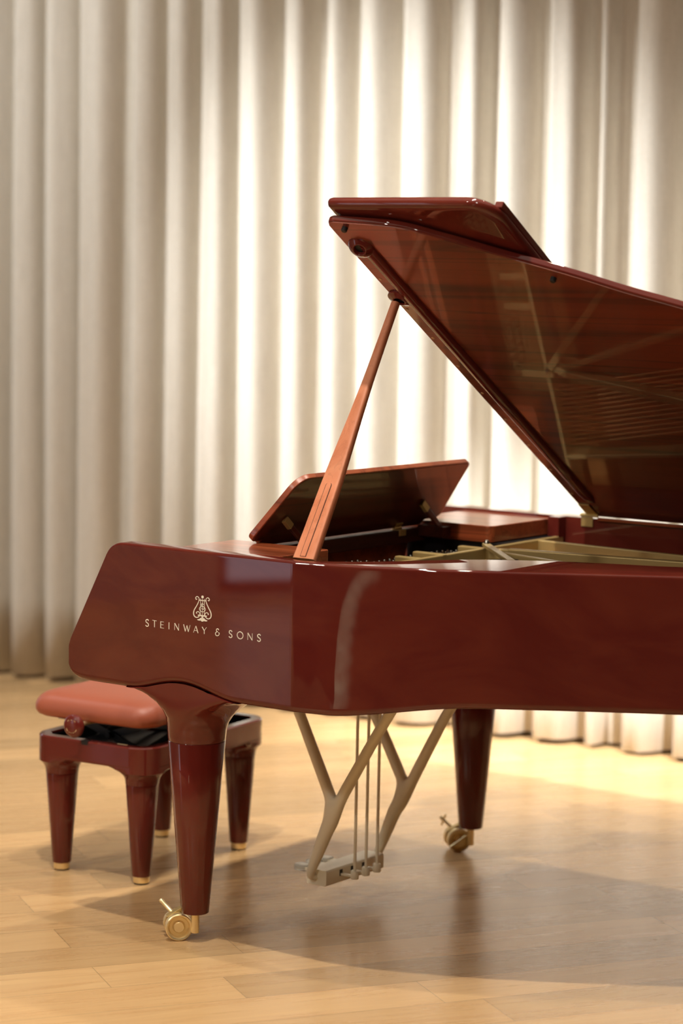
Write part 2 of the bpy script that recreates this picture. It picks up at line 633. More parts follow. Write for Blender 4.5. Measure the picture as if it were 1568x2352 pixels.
y0, y1, z0, z1 = 3.0, 4.3, 0.02, 2.4
wl.box(WX - 0.2, WX, -6.2, y0, -0.6, 4.9).box(WX - 0.2, WX, y1, 12.5, -0.6, 4.9)
wl.box(WX - 0.2, WX, y0, y1, -0.6, z0).box(WX - 0.2, WX, y0, y1, z1, 4.9)
structure(wl.build('wall_left', M_WALL))
wf = MB()
for yy in (y0 + 0.03, (y0 + y1) / 2, y1 - 0.03):
    wf.box(WX - 0.14, WX - 0.06, yy - 0.03, yy + 0.03, z0, z1)
for zz in (z0 + 0.03, z1 - 0.03):
    wf.box(WX - 0.14, WX - 0.06, y0, y1, zz - 0.03, zz + 0.03)
structure(wf.build('window_1', M_DWALL))
structure(MB().box(-9, 9, -6.4, -6.2, -0.6, 4.9).build('wall_front', M_DWALL))
structure(MB().box(7.6, 7.8, -6.2, 12.5, -0.6, 4.9).build('wall_right', M_DWALL))

# ------------------------------------------------------------------ the curtain
# each pleat: right-hand edge of the shaded valley before it, and how wide that valley reads
EDGE = [(-1.602, 0.045), (-1.436, 0.035), (-1.268, 0.030), (-1.002, 0.100), (-0.844, 0.058), (-0.684, 0.050), (-0.509, 0.040), (-0.300, 0.062), (-0.119, 0.072),
        (0.019, 0.036), (0.203, 0.034), (0.463, 0.115), (0.603, 0.050), (0.795, 0.055), (1.011, 0.070), (1.140, 0.100), (1.345, 0.045)]
EDGE = [(a + 0.02, g) for a, g in EDGE]
while EDGE[0][0] > -3.2:
    EDGE.insert(0, (EDGE[0][0] - random.uniform(0.14, 0.24), random.uniform(0.03, 0.09)))
while EDGE[-1][0] < 6.2:
    EDGE.append((EDGE[-1][0] + random.uniform(0.14, 0.24), random.uniform(0.03, 0.09)))
LOBE = [(random.uniform(0.9, 1.1), random.uniform(2.4, 3.6), random.uniform(0, 6.28)) for _ in EDGE]


def curtain_offset(sv, z):
    for i in range(len(EDGE) - 1):
        a = EDGE[i][0] + 0.007 * math.sin(1.1 * z + LOBE[i][2])
        b = EDGE[i + 1][0] + 0.007 * math.sin(1.1 * z + LOBE[i + 1][2])
        if a <= sv <= b:
            w = b - a
            g = EDGE[i + 1][1]
            x = sv - a
            L_ = w - g * 0.7                      # the full part of the pleat
            A = 0.115 * LOBE[i][0] * min(1.15, (w / 0.18) ** 0.5)
            tc = 0.36 * L_
            if x < tc:
                base = 1 - ((tc - x) / tc) ** 3.2
            elif x < L_:
                base = 1 - ((x - tc) / (L_ - tc)) ** LOBE[i][1] * 0.86
            else:
                base = 0.14 * (1 - smooth01((x - L_) / (w - L_) * 1.2))
            ripple = 0.035 * math.sin(x / w * 12 + LOBE[i][2] + 0.5 * z) * smooth01(x / tc) * smooth01((w - x) / tc)
            return A * (base + ripple)
    return 0.0


cm = MB()
NS, NZ = 1500, 16
S0, S1 = EDGE[0][0], EDGE[-1][0]
vs, fs = [], []
for iz in range(NZ):
    z = 0.018 + (4.72 - 0.018) * iz / (NZ - 1)
    for i in range(NS):
        sv = S0 + (S1 - S0) * i / (NS - 1)
        vs.append(CW(sv, -0.07 + curtain_offset(sv, z), z + (0.012 * math.sin(9 * sv) * 0.4 if iz == 0 else 0)))
for iz in range(NZ - 1):
    for i in range(NS - 1):
        fs.append((iz * NS + i, iz * NS + i + 1, (iz + 1) * NS + i + 1, (iz + 1) * NS + i))
cm.add(vs, fs)
curtain = cm.build('stage_curtain', M_CURT, smooth=80)
sd = curtain.modifiers.new('cloth', 'SOLIDIFY')
sd.thickness = 0.004
curtain['label'] = 'floor-length cream linen curtain in deep vertical pleats behind the piano'
curtain['category'] = 'curtain'
MBt = MB().box(-3.4, 6.3, -0.02, 0.02, 4.72, 4.80)
trk = MBt.build('trim_1', M_CEIL)
trk.location = CP
trk.rotation_euler = (0, 0, math.atan2(CD.y, CD.x))
structure(trk)

# ------------------------------------------------------------------ the grand piano
piano = empty('grand_piano', PO, -PSI, 'glossy oxblood red grand piano with open lid and gold lettering on its side', 'piano')
ZT = 1.022
ZB = 0.654

# --- case: a swept rim; stations run along the outer line, each with its inner line
outer = [(-0.346 + 0.73 * i / 120, 0.0) for i in range(120)]            # straight cheek
curve = catmull([(0.384, 0.0004), (0.43, 0.010), (0.50, 0.026), (0.60, 0.062), (0.733, 0.121), (0.86, 0.193), (0.98, 0.272),
                 (1.09, 0.340), (1.207, 0.411), (1.45, 0.548), (1.70, 0.670), (1.92, 0.770), (2.07, 0.87), (2.15, 1.00),
                 (2.16, 1.14), (2.10, 1.28), (1.97, 1.39), (1.78, 1.446), (1.55, 1.46)], 10)
outer += [(p.x, p.y) for p in [Vector((a, b)) for a, b in [(c[0], c[1]) for c in curve]]]
outer += [(1.5 - (1.5 + 0.346) * i / 150, 1.46) for i in range(1, 151)]
inner_tab = [(-0.346, 0.050), (0.30, 0.046), (0.375, 0.030)]
inner_curve = catmull([(0.375, 0.028), (0.41, 0.032), (0.47, 0.078), (0.53, 0.135), (0.60, 0.235), (0.68, 0.335), (0.78, 0.412), (0.88, 0.468),
                       (1.0, 0.515), (1.10, 0.553), (1.36, 0.69), (1.60, 0.80), (1.80, 0.88), (1.94, 0.96), (2.0, 1.05),
                       (2.0, 1.16), (1.95, 1.26), (1.86, 1.34), (1.72, 1.378), (1.55, 1.385)], 9)
nc = len(curve)


def inner_at(i):
    if i < 120:
        return Vector((outer[i][0] + (0.0 if i else 0.002), lerp_table(inner_tab, outer[i][0])))
    if i < 120 + nc:
        t = (i - 120) / (nc - 1) * (len(inner_curve) - 1)
        a = int(min(t, len(inner_curve) - 2))
        return inner_curve[a].lerp(inner_curve[a + 1], t - a)
    return Vector((outer[i][0], 1.385))


def ztop(u):
    # slanted, rounded nose of the arms
    return lerp_table([(-0.347, 0.742), (-0.345, 0.752), (-0.340, 0.764), (-0.217, 0.995), (-0.209, 1.006), (-0.200, 1.0125), (-0.190, 1.0175),
                       (-0.176, 1.0210), (-0.160, ZT)], u)


def zbot_front(u, v_side):
    zb = lerp_table([(-0.347, 0.684), (-0.344, 0.674), (-0.338, 0.666), (-0.326, 0.660), (-0.308, 0.656), (-0.28, ZB)], u)
    return zb


def arch(u):
    # cut-out that receives the flared leg top
    t = (u - 0.033) / 0.165
    if abs(t) >= 1:
        return 0
    return 0.030 * (0.5 + 0.5 * math.cos(PI * t)) ** 0.8


def zbot_curve(f):
    return ZB + 0.038 * smooth01(f)


cs = MB()
rings = []
N = len(outer)
for i in range(N):
    P = Vector(outer[i])
    Q = inner_at(i)
    d = (Q - P)
    w = d.length
    d.normalize()
    u = P.x
    if i < 120:
        zt, zb = ztop(u), zbot_front(u, 0)
        zb_face = zb + arch(u)
    elif i < 120 + nc:
        zt = ZT
        zb = zbot_curve((u - 0.46) / 0.36) if i < 120 + nc * 0.6 else 0.692 - 0.038 * smooth01((i - 120 - nc * 0.6) / (nc * 0.4))
        zb_face = zb
    else:
        zt, zb = ztop(u), zbot_front(u, 1)
        zb_face = zb
    br = min(0.016, (zt - zb_face) * 0.3)
    tr = min(0.007, (zt - zb_face) * 0.3)
    sec = [(w, zt)]
    for k in range(5):
        a = k / 4 * PI / 2
        sec.append((tr - tr * math.sin(a), zt - tr + tr * math.cos(a)))
    sec.append((0.0, zt - tr - 0.003))
    sec.append((0.0, zb_face + br + 0.003))
    for k in range(6):
        a = k / 5 * PI / 2
        sec.append((br - br * math.cos(a), zb_face + br - br * math.sin(a)))
    sec.append((w, zb_face))
    rings.append([(P.x + d.x * t, P.y + d.y * t, z) for t, z in sec])
cs.rings(rings)
rim = cs.build('rim', M_LAC, piano, smooth=28)
rim['label'] = 'glossy oxblood case with slanted arms'

# soft wood-toned top surfaces lie on the two key blocks
blk = MB()
BT = 1.015
near = round_poly([(-0.047, 0.052), (0.262, 0.052), (0.262, 0.302), (-0.047, 0.302)], [0.004, 0.02, 0.006, 0.012])
blk.prism(near, lambda a, b: (a, b, 0.975), lambda a, b: (a, b, BT))
o = blk.build('key_block', M_CAP, piano, bevel=0.003)
blk = MB()
far = round_poly([(-0.047, 1.383), (-0.047, 1.056), (0.258, 1.056), (0.258, 1.343), (0.258, 1.383)], [0.0, 0.006, 0.022, 0.0, 0.0])
blk.prism(far, lambda a, b: (a, b, 0.968), lambda a, b: (a, b, BT))
blk.build('key_block', M_CAP, piano, bevel=0.003)
MB().box(0.262, 0.300, 1.345, 1.386, 0.955, ZT).build('rim_post', M_LAC, piano, bevel=0.003)

# keybed and fallboard
MB().box(-0.30, 0.12, 0.046, 1.388, 0.662, 0.72).build('keybed', M_LAC, piano, bevel=0.006)
MB().box(0.22, 0.36, 0.06, 0.30, 0.645, 0.66).build('slide_rail', M_BLACK, piano, bevel=0.002)
MB().box(0.30, 0.42, 0.56, 1.0, 0.655, 0.70).build('under_beam', M_CAP, piano, bevel=0.003)
MB().prism([(-0.07, 0.76), (-0.05, 0.76), (-0.012, 0.998), (-0.03, 0.998)], lambda a, b: (a, 0.304, b), lambda a, b: (a, 1.054, b)).build('fallboard', M_CAP, piano, bevel=0.004)

MB().box(-0.03, 0.290, 1.062, 1.384, 0.900, 0.9665).build('under_block_fill', M_BLACK, piano)  # added black box filling the space under the far key block
# music shelf and desk
shelf = MB()
shelf.box(-0.03, 0.046, 0.312, 1.05, 0.960, 0.9975)
shelf.box(0.040, 0.128, 1.010, 1.050, 0.976, 1.006)
M_SHELF = wood('shelf_veneer', lin(46, 18, 10), lin(66, 26, 14), lin(80, 32, 18), 12, 0.5, 0.0, 'Y', 0.4)
M_SHELF.node_tree.nodes['Principled BSDF'].inputs['Specular IOR Level'].default_value = 0.15
sh = shelf.build('music_shelf', M_SHELF, piano, bevel=0.003)
DT = rad(52)
DU, DZ = 0.022, 1.000


def desk_pt(v, s, h):
    # s along the desk upwards, h towards the player side (front)
    return (DU + s * math.cos(DT) - h * math.sin(DT), v, DZ + s * math.sin(DT) + h * math.cos(DT))


dpoly = round_poly([(0.316, 0.002), (1.046, 0.002), (1.052, 0.022), (1.124, 0.022), (1.086, 0.238), (0.306, 0.238), (0.262, 0.022), (0.310, 0.022)], [0.004, 0.004, 0.002, 0.020, 0.024, 0.052, 0.018, 0.002])
dk = MB()
dk.prism(dpoly, lambda a, b: desk_pt(a, b, 0.0), lambda a, b: desk_pt(a, b, 0.016))
desk = dk.build('music_desk', M_CAP, piano, bevel=0.003)  # paler veneer puts the lit look of the edge into the colour
dp2 = round_poly([(0.319, 0.006), (1.043, 0.006), (1.049, 0.027), (1.119, 0.027), (1.082, 0.233), (0.310, 0.233), (0.267, 0.027), (0.313, 0.027)], [0.004, 0.004, 0.002, 0.018, 0.022, 0.048, 0.016, 0.002])
MB().prism(dp2, lambda a, b: desk_pt(a, b, -0.0008), lambda a, b: desk_pt(a, b, 0.004)).build('back_panel', M_DESK, desk)


def flat_bar(mb, a, b, wdir, w, th):
    a, b, wd = Vector(a), Vector(b), Vector(wdir).normalized()
    t = (b - a).normalized()
    wd = (wd - t * wd.dot(t)).normalized()
    n = t.cross(wd)
    r = []
    for p in (a, b):
        r.append([p + wd * w / 2 + n * th / 2, p - wd * w / 2 + n * th / 2, p - wd * w / 2 - n * th / 2, p + wd * w / 2 - n * th / 2])
    return mb.rings(r)


for vv in (1.02, 0.40):
    st = MB()
    a = Vector(desk_pt(vv - 0.055, 0.098, -0.006))
    b = Vector((0.105, vv + 0.008, 1.004))
    flat_bar(st, a, b, (0, 1, 0.2), 0.016, 0.010)
    so = st.build('desk_strut', M_DESK, desk, bevel=0.0015)
    hb = MB()
    flat_bar(hb, a.lerp(b, -0.02), a.lerp(b, 0.28), (0, 1, 0.2), 0.019, 0.013)
    hb.build('strut_bracket', M_BRASSD, desk, bevel=0.001)
for vv in (0.52, 0.93):
    hb = MB()
    p = Vector(desk_pt(vv, 0.0, 0))
    hb.box(p.x - 0.004, p.x + 0.025, vv - 0.016, vv + 0.016, 0.9965, 0.9995)
    hb.box(0.0455, 0.0480, vv - 0.016, vv + 0.016, 0.982, 0.9995)
    hb.tube([(p.x + 0.006, vv - 0.017, 1.002), (p.x + 0.006, vv + 0.017, 1.002)], 0.005, 10)
    Mh = Matrix.Translation(p) @ Matrix.Rotation(-DT, 4, 'Y')
    hb.box(0.0, 0.022, vv - 0.016 - vv, vv + 0.016 - vv, -0.003, -0.0005, Mh)
    hb.build('desk_hinge', M_BRASSD, desk, bevel=0.0008)

# --- iron plate, strings
pl = MB()
field = [(0.05, 0.10), (0.40, 0.06)] + [(p.x - 0.012, p.y + 0.012) for p in inner_curve[8::4]] + [(1.5, 1.384), (0.05, 1.384)]
MB().prism(field, lambda a, b: (a, b, 0.860), lambda a, b: (a, b, 0.872)).build('soundboard', M_SPRUCE, piano)
MB().box(0.08, 0.292, 0.10, 1.384, 0.896, 0.9135).build('pin_block', M_PINB, piano, bevel=0.003)
ip = MB()
ip.prism([(0.300, 0.30), (0.286, 0.30), (0.286, 1.375), (0.300, 1.375)], lambda a, b: (a, b, 0.905), lambda a, b: (a, b, 0.968 if b > 0.5 else 0.962))
ip.box(0.205, 0.30, 0.668, 0.690, 0.905, 0.962).box(0.200, 0.30, 0.758, 0.780, 0.905, 0.966)
ip.box(0.205, 0.31, 0.968, 0.992, 0.905, 0.964)
# bass-side flange and long struts
flat_bar(ip, (0.295, 1.245, 0.936), (0.79, 1.205, 0.936), (0, 0, 1), 0.060, 0.014)
flat_bar(ip, (0.79, 1.205, 0.936), (1.7, 1.16, 0.930), (0, 0, 1), 0.060, 0.014)
flat_bar(ip, (0.315, 0.958, 0.952), (0.372, 0.985, 0.952), (0, 0, 1), 0.030, 0.022)
flat_bar(ip, (0.365, 0.982, 0.952), (0.90, 1.085, 0.950), (0, 1, 0), 0.024, 0.034)
flat_bar(ip, (0.90, 1.085, 0.950), (1.75, 1.20, 0.944), (0, 1, 0), 0.024, 0.034)
flat_bar(ip, (0.365, 0.955, 0.946), (0.75, 0.835, 0.946), (0, 1, 0), 0.018, 0.030)
flat_bar(ip, (0.75, 0.835, 0.946), (1.5, 0.78, 0.940), (0, 1, 0), 0.018, 0.030)
flat_bar(ip, (0.30, 0.60, 0.938), (0.80, 0.56, 0.938), (0, 1, 0), 0.018, 0.030)
# rear hitch band following the rim
hb = [(p.x - 0.010, p.y + 0.010) for p in inner_curve[10:150:3]]
for (a, b), (c, d_) in zip(hb, hb[1:]):
    pass
hp = []
for j in range(10, len(inner_curve) - 20, 3):
    p = inner_curve[j]
    nn = (inner_curve[j + 1] - inner_curve[j - 1]).normalized()
    hp.append((p + Vector((-nn.y, nn.x)) * 0.008, p + Vector((-nn.y, nn.x)) * 0.085))
ip.rings([[(a.x, a.y, 0.895), (b.x, b.y, 0.895), (b.x, b.y, 0.925), (a.x, a.y, 0.925)] for a, b in hp])
plate = ip.build('iron_plate', M_GOLD, piano, bevel=0.004)
db = MB()
flat_bar(db, (0.300, 0.966, 0.975), (0.560, 0.690, 0.975), (0, 1, 0), 0.022, 0.010)
dbo = db.build('diagonal_brace', M_GOLD, plate, bevel=0.003)
MB().lathe([(0.0, 0.990), (0.005, 0.989), (0.0075, 0.985), (0.0075, 0.976)], 16, Matrix.Translation((0.310, 0.956, 0))).build('brace_screw', M_STEEL, plate)

# tuning pins: the near ones individually
pin0 = None
rest = MB()
pin_prof = [(0.0034, 0.914), (0.0034, 0.934), (0.0040, 0.936), (0.0040, 0.950), (0.0030, 0.953)]
k = 0
for row in range(4):
    for c in range(44):
        pv = 0.16 + c * 0.0268 + row * 0.0067
        pu = 0.135 + row * 0.024 + 0.012 * math.sin(c * 0.15)
        if any(abs(pv - x) < 0.024 for x in (0.680, 0.770)) and pu > 0.16:
            continue
        if row in (1, 2, 3) and 0.25 < pv < 0.90:
            if pin0 is None:
                pin0 = MB().lathe(pin_prof, 10).build('tuning_pin', M_STEEL, plate)
                pin0.location = (pu, pv, 0 if pv < 0.6 else -0.012)
            else:
                q_ = pin0.copy()
                COL.objects.link(q_)
                q_.parent = plate
                q_.location = (pu, pv, 0 if pv < 0.6 else -0.012)
        else:
            rest.lathe(pin_prof, 8, Matrix.Translation((pu, pv, 0 if pv < 0.6 else -0.012)))
ro = rest.build('tuning_pins', M_STEEL, plate)
ro['kind'] = 'stuff'

# strings: steel trios in the treble, copper wound in the bass
stg = MB()
for c in range(62):
    v0 = 0.20 + c * 0.0132
    L_ = 0.22 + 0.0155 * c
    for dd in (-0.0026, 0, 0.0026):
        stg.tube([(0.30, v0 + dd, 0.930), (0.30 + L_, v0 + dd + 0.04 * L_, 0.926)], 0.0010, 4, cap=False)
so = stg.build('steel_strings', M_STEEL, piano)
so['kind'] = 'stuff'
s0 = None
for c in range(14):
    a, b = (0.30, 1.03 + c * 0.0145, 0.934), (1.62, 0.80 + c * 0.0145, 0.928)
    o = MB().tube([a, b], 0.0042, 8).build('bass_string', M_COPPER, piano)
# dampers
d0 = None
for c in range(26):
    v0 = 0.55 + c * 0.0175
    if d0 is None:
        d0 = MB().box(-0.020, 0.020, -0.005, 0.005, 0.928, 0.950).build('damper', M_FELT, piano, bevel=0.001)
        q_ = d0
    else:
        q_ = d0.copy()
        COL.objects.link(q_)
        q_.parent = piano
    q_.location = (0.415, v0, 0)

# --- lid
LA = rad(32.3)
HV, HZ = 1.385, 1.035
LC, LS = math.cos(LA), math.sin(LA)


def lid_pt(u, r, h):
    # r from the hinge towards the treble edge, h above the underside
    return (u, HV - r * LC + h * LS, HZ + r * LS + h * LC)


edge = catmull([(0.385, 1.492), (0.431, 1.487), (0.492, 1.481), (0.550, 1.472), (0.597, 1.456), (0.650, 1.428), (0.708, 1.398), (0.792, 1.351),
                (0.878, 1.307), (0.962, 1.260), (1.06, 1.200), (1.18, 1.137), (1.40, 1.01), (1.65, 0.88), (1.87, 0.77), (2.05, 0.64), (2.15, 0.48),
                (2.16, 0.32), (2.11, 0.18), (1.99, 0.06), (1.82, 0.0), (1.65, -0.015)], 7)
lp = [(0.366, -0.015), (0.366, 1.478), (0.371, 1.488)] + [(p.x, p.y) for p in edge]
ld = MB().prism(lp, lambda a, b: lid_pt(a, b, 0.0015), lambda a, b: lid_pt(a, b, 0.021))
lid = ld.build('lid', M_LAC, piano, bevel=0.006, seg=4)
lid['label'] = 'raised lid with veneered underside'
edge_c = Vector((1.0, 0.7))
lq = []
for a, b in lp:
    d = Vector((a, b)) - edge_c
    lq.append((edge_c.x + d.x * (1 - 0.0045 / d.length), edge_c.y + d.y * (1 - 0.0045 / d.length)))
MB().prism(lq, lambda a, b: lid_pt(a, b, 0.0), lambda a, b: lid_pt(a, b, 0.004)).build('veneer_panel', M_WOOD, lid)

# moulded rail along the front edge of the underside
rl = MB()
prof = []
for t in range(0, 41):
    r = 0.075 + (1.415 - 0.075) * t / 40
    e = min(1, math.sin(PI / 2 * min(1, (r - 0.068) / 0.05)), math.sqrt(max(0.0, 1 - max(0, (r - 1.375) / 0.041) ** 2)) + 0.02)
    ring = []
    for j in range(15):
        a = PI * j / 14
        ring.append(lid_pt(0.424 - 0.020 * math.cos(a) * (0.3 + 0.7 * e), r, 0.001 - 0.0125 * math.sin(a) ** 0.7 * e))
    prof.append(ring)
rl.rings(prof)
rail = rl.build('lid_rail', M_LEG, lid, smooth=60)


def lid_matrix(u, r, h=0.0):
    o_ = Vector(lid_pt(u, r, h))
    xu, xr, xh = Vector((1, 0, 0)), Vector((0, -LC, LS)), Vector((0, LS, LC))
    return Matrix(((xu.x, xr.x, xh.x, o_.x), (xu.y, xr.y, xh.y, o_.y), (xu.z, xr.z, xh.z, o_.z), (0, 0, 0, 1)))


for u, r, k_, tilt in ((0.413, 1.388, 0.70, 20), (0.390, 1.150, 0.40, 0)):
    Mc = lid_matrix(u, r) @ Matrix.Rotation(rad(tilt), 4, 'X') @ Matrix.Rotation(rad(-tilt * 0.6), 4, 'Y')
    cup = MB().lathe([(0.034, 0.004), (0.0335, -0.004), (0.031, -0.011 * k_), (0.027, -0.017 * k_), (0.022, -0.022 * k_), (0.0185, -0.0265 * k_), (0.0165, -0.028 * k_), (0.0145, -0.0265 * k_), (0.0135, -0.008 * k_), (0.0, -0.008 * k_)],
                     36, Mc, cap=False)
    c_ = cup.build('prop_cup', M_LEG, rail, smooth=60)
    MB().lathe([(0.0, -0.012 * k_), (0.0138, -0.012 * k_)], 20, Mc, cap=False).build('cup_disc', M_BLACK, rail)  # black disc that makes the inside of the cup dark
for u, r in ((0.411, 1.466), (0.892, 1.258)):
    MB().lathe([(0.0, 0.001), (0.0075, 0.001), (0.0075, -0.009), (0.006, -0.011), (0.0, -0.011)], 18, lid_matrix(u, r), cap=False).build('rubber_bumper', M_RUBBER, lid)
p0 = None
for k in range(9):
    r = 1.237 - 0.1395 * k
    if p0 is None:
        p0 = MB().lathe([(0.0, -0.0012), (0.0042, -0.0010), (0.0048, 0.0005)], 14, cap=False).build('screw_plug', M_PLUG, lid)
        q_ = p0
    else:
        q_ = p0.copy()
        COL.objects.link(q_)
        q_.parent = lid
    q_.matrix_local = lid_matrix(0.379, r)
# hinges between rim and lid
hg = MB()
hg.box(0.352, 0.390, 1.3815, 1.3848, 0.998, 1.026)
hg.tube([(0.350, 1.381, 1.031), (0.408, 1.381, 1.031)], 0.0045, 10)
hg.box(0.0, 0.036, 0.004, 0.062, -0.004, -0.001, lid_matrix(0.370, 0.0))
hg.build('lid_hinge', M_BRASSD, piano, bevel=0.0008)
MB().box(0.41, 1.55, 1.372, 1.386, 1.018, 1.027).build('bevel_glint', M_CAP, piano, bevel=0.002)  # added pale strip standing for the light caught by the rim bevel

# --- front flap folded back on the lid
fp = round_poly([(0.370, -0.01), (0.372, 1.522), (0.846, 1.522), (0.846, -0.01)], [0.01, 0.012, 0.075, 0.01], 10)
fl = MB()
fr = []
for ins, h in ((0.022, 0.026), (0.010, 0.0275), (0.003, 0.032), (0.0, 0.040), (0.0005, 0.047), (0.004, 0.052), (0.010, 0.0535)):
    c = Vector((0.60, 0.75))
    rg = []
    for a, b in fp:
        x = a + (ins if a < c.x else -ins) * min(1, abs(a - c.x) / 0.2)
        y = b + (ins if b < c.y else -ins)
        rg.append(lid_pt(x, y, h))
    fr.append(rg)
fl.rings(fr)
flap = fl.build('lid_flap', M_LAC, piano, smooth=50)
lip = MB()
lip.add([lid_pt(a, b, h) for h in (0.050, 0.068) for a, b in ((0.822, -0.005), (0.822, 1.478), (0.8450, 1.478), (0.8450, -0.005))],
        [(3, 2, 1, 0), (4, 5, 6, 7), (0, 1, 5, 4), (1, 2, 6, 5), (2, 3, 7, 6), (3, 0, 4, 7)])
lip.build('flap_lip', M_LAC, flap, bevel=0.003)
MB().add([lid_pt(a, b, h) for h in (0.0205, 0.0275) for a, b in ((0.40, 0.04), (0.40, 1.34), (0.60, 1.34), (0.60, 0.04))],
         [(3, 2, 1, 0), (4, 5, 6, 7), (0, 1, 5, 4), (1, 2, 6, 5), (2, 3, 7, 6), (3, 0, 4, 7)]).build('flap_pad', M_FELT, flap)

# --- prop
pb = Vector((0.377, 0.052, 1.020))
pt = Vector(lid_pt(0.377, 1.146, -0.012))
ax = (pt - pb)
PL = ax.length
ax.normalize()
wd = Vector((1, 0, 0))
nd = ax.cross(wd).normalized()          # roughly towards the treble side
if nd.y > 0:
    nd = -nd
wt = [(0.0, 0.064), (0.10, 0.059), (0.28, 0.054), (0.40, 0.045), (0.55, 0.035), (0.68, 0.028), (0.85, 0.0235), (1.0, 0.021)]
pr = MB()
rg = []
for k in range(41):
    t = k / 40
    w, th = lerp_table(wt, t), 0.022 - 0.002 * t
    c = pb + ax * PL * t
    ring = []
    e = 0.28 + 0.45 * smooth01((t - 0.3) / 0.5)
    for j in range(24):
        a = 2 * PI * j / 24
        x = math.copysign(abs(math.cos(a)) ** e, math.cos(a)) * w / 2
        y = math.copysign(abs(math.sin(a)) ** e, math.sin(a)) * th / 2
        ring.append(c + wd * x + nd * y)
    rg.append(ring)
pr.rings(rg)
prop = pr.build('lid_prop', M_PROP, piano, smooth=30)
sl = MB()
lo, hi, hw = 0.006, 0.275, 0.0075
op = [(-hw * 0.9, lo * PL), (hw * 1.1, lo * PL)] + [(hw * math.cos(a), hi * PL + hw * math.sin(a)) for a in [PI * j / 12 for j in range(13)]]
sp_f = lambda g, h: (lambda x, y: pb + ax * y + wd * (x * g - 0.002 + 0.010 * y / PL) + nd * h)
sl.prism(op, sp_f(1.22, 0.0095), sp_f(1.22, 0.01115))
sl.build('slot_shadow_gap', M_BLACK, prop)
MB().prism(op, sp_f(1.0, 0.0095), sp_f(1.0, 0.0125)).build('short_prop', M_PROP, prop, bevel=0.0012)

# --- legs with casters
def caster(leg, cx, cy, head, cross, M0):
    """double brass wheel beside the leg foot; built in leg coordinates"""
    Mw = M0 @ Matrix.Translation((cx, cy, 0.0355)) @ Matrix.Rotation(head, 4, 'Z') @ Matrix.Rotation(PI / 2, 4, 'Y')
    wp = [(0.0, 0.0105), (0.0125, 0.0105), (0.014, 0.0085), (0.0152, 0.002), (0.0165, 0.000), (0.0245, 0.000), (0.0262, 0.003), (0.0285, 0.0115), (0.0325, 0.0125),
          (0.0350, 0.0105), (0.0352, -0.006), (0.0335, -0.009), (0.0, -0.009)]
    for s_ in (1, -1):
        Mx = Mw @ Matrix.Translation((0, 0, 0.020 * s_)) @ (Matrix.Identity(4) if s_ > 0 else Matrix.Rotation(PI, 4, 'X'))
        MB().lathe(wp, 44, Mx, cap=False).build('caster_wheel', M_BRASS, leg, smooth=30)
    fk = MB()
    fk.lathe([(0.0, -0.0105), (0.026, -0.0105), (0.026, 0.0105), (0.0, 0.0105)], 30, Mw, cap=False)
    Mf = M0 @ Matrix.Translation((cx, cy, 0.0)) @ Matrix.Rotation(head, 4, 'Z')
    fk.add([Mf @ Vector(p) for p in [(-0.012, -0.024, 0.052), (0.012, -0.024, 0.052), (0.012, 0.012, 0.076), (-0.012, 0.012, 0.076),
                                     (-0.012, -0.030, 0.060), (0.012, -0.030, 0.060), (0.012, 0.008, 0.083), (-0.012, 0.008, 0.083)]],
           [(3, 2, 1, 0), (4, 5, 6, 7), (0, 1, 5, 4), (1, 2, 6, 5), (2, 3, 7, 6), (3, 0, 4, 7)])
    fk.build('caster_fork', M_BRASSD, leg, bevel=0.001)
    MB().lathe([(0.0, 0.021), (0.0100, 0.021), (0.0108, 0.023), (0.0115, 0.080), (0.0, 0.080)], 24, M0, cap=False).build('caster_stem', M_BRASS, leg)
    lv = MB()
    a, b = M0 @ Vector((cx - 0.008, cy - 0.004, 0.060)), M0 @ Vector((cx - 0.062, cy + 0.004, 0.0885))
    lv.tube([a, a.lerp(b, 0.86), a.lerp(b, 0.89), b], [0.0052, 0.0052, 0.0062, 0.0058], 16)
    if cross:
        m_ = a.lerp(b, 0.80)
        lv.tube([m_ + Vector((-0.010, 0.004, -0.018)), m_ + Vector((0.010, -0.004, 0.018))], 0.003, 10)
        lv.tube([Mw @ Vector((0.018, -0.028, 0.036)), Mw @ Vector((-0.018, 0.024, 0.036))], 0.0036, 12)
    lv.build('brake_lever', M_BRASS, leg)


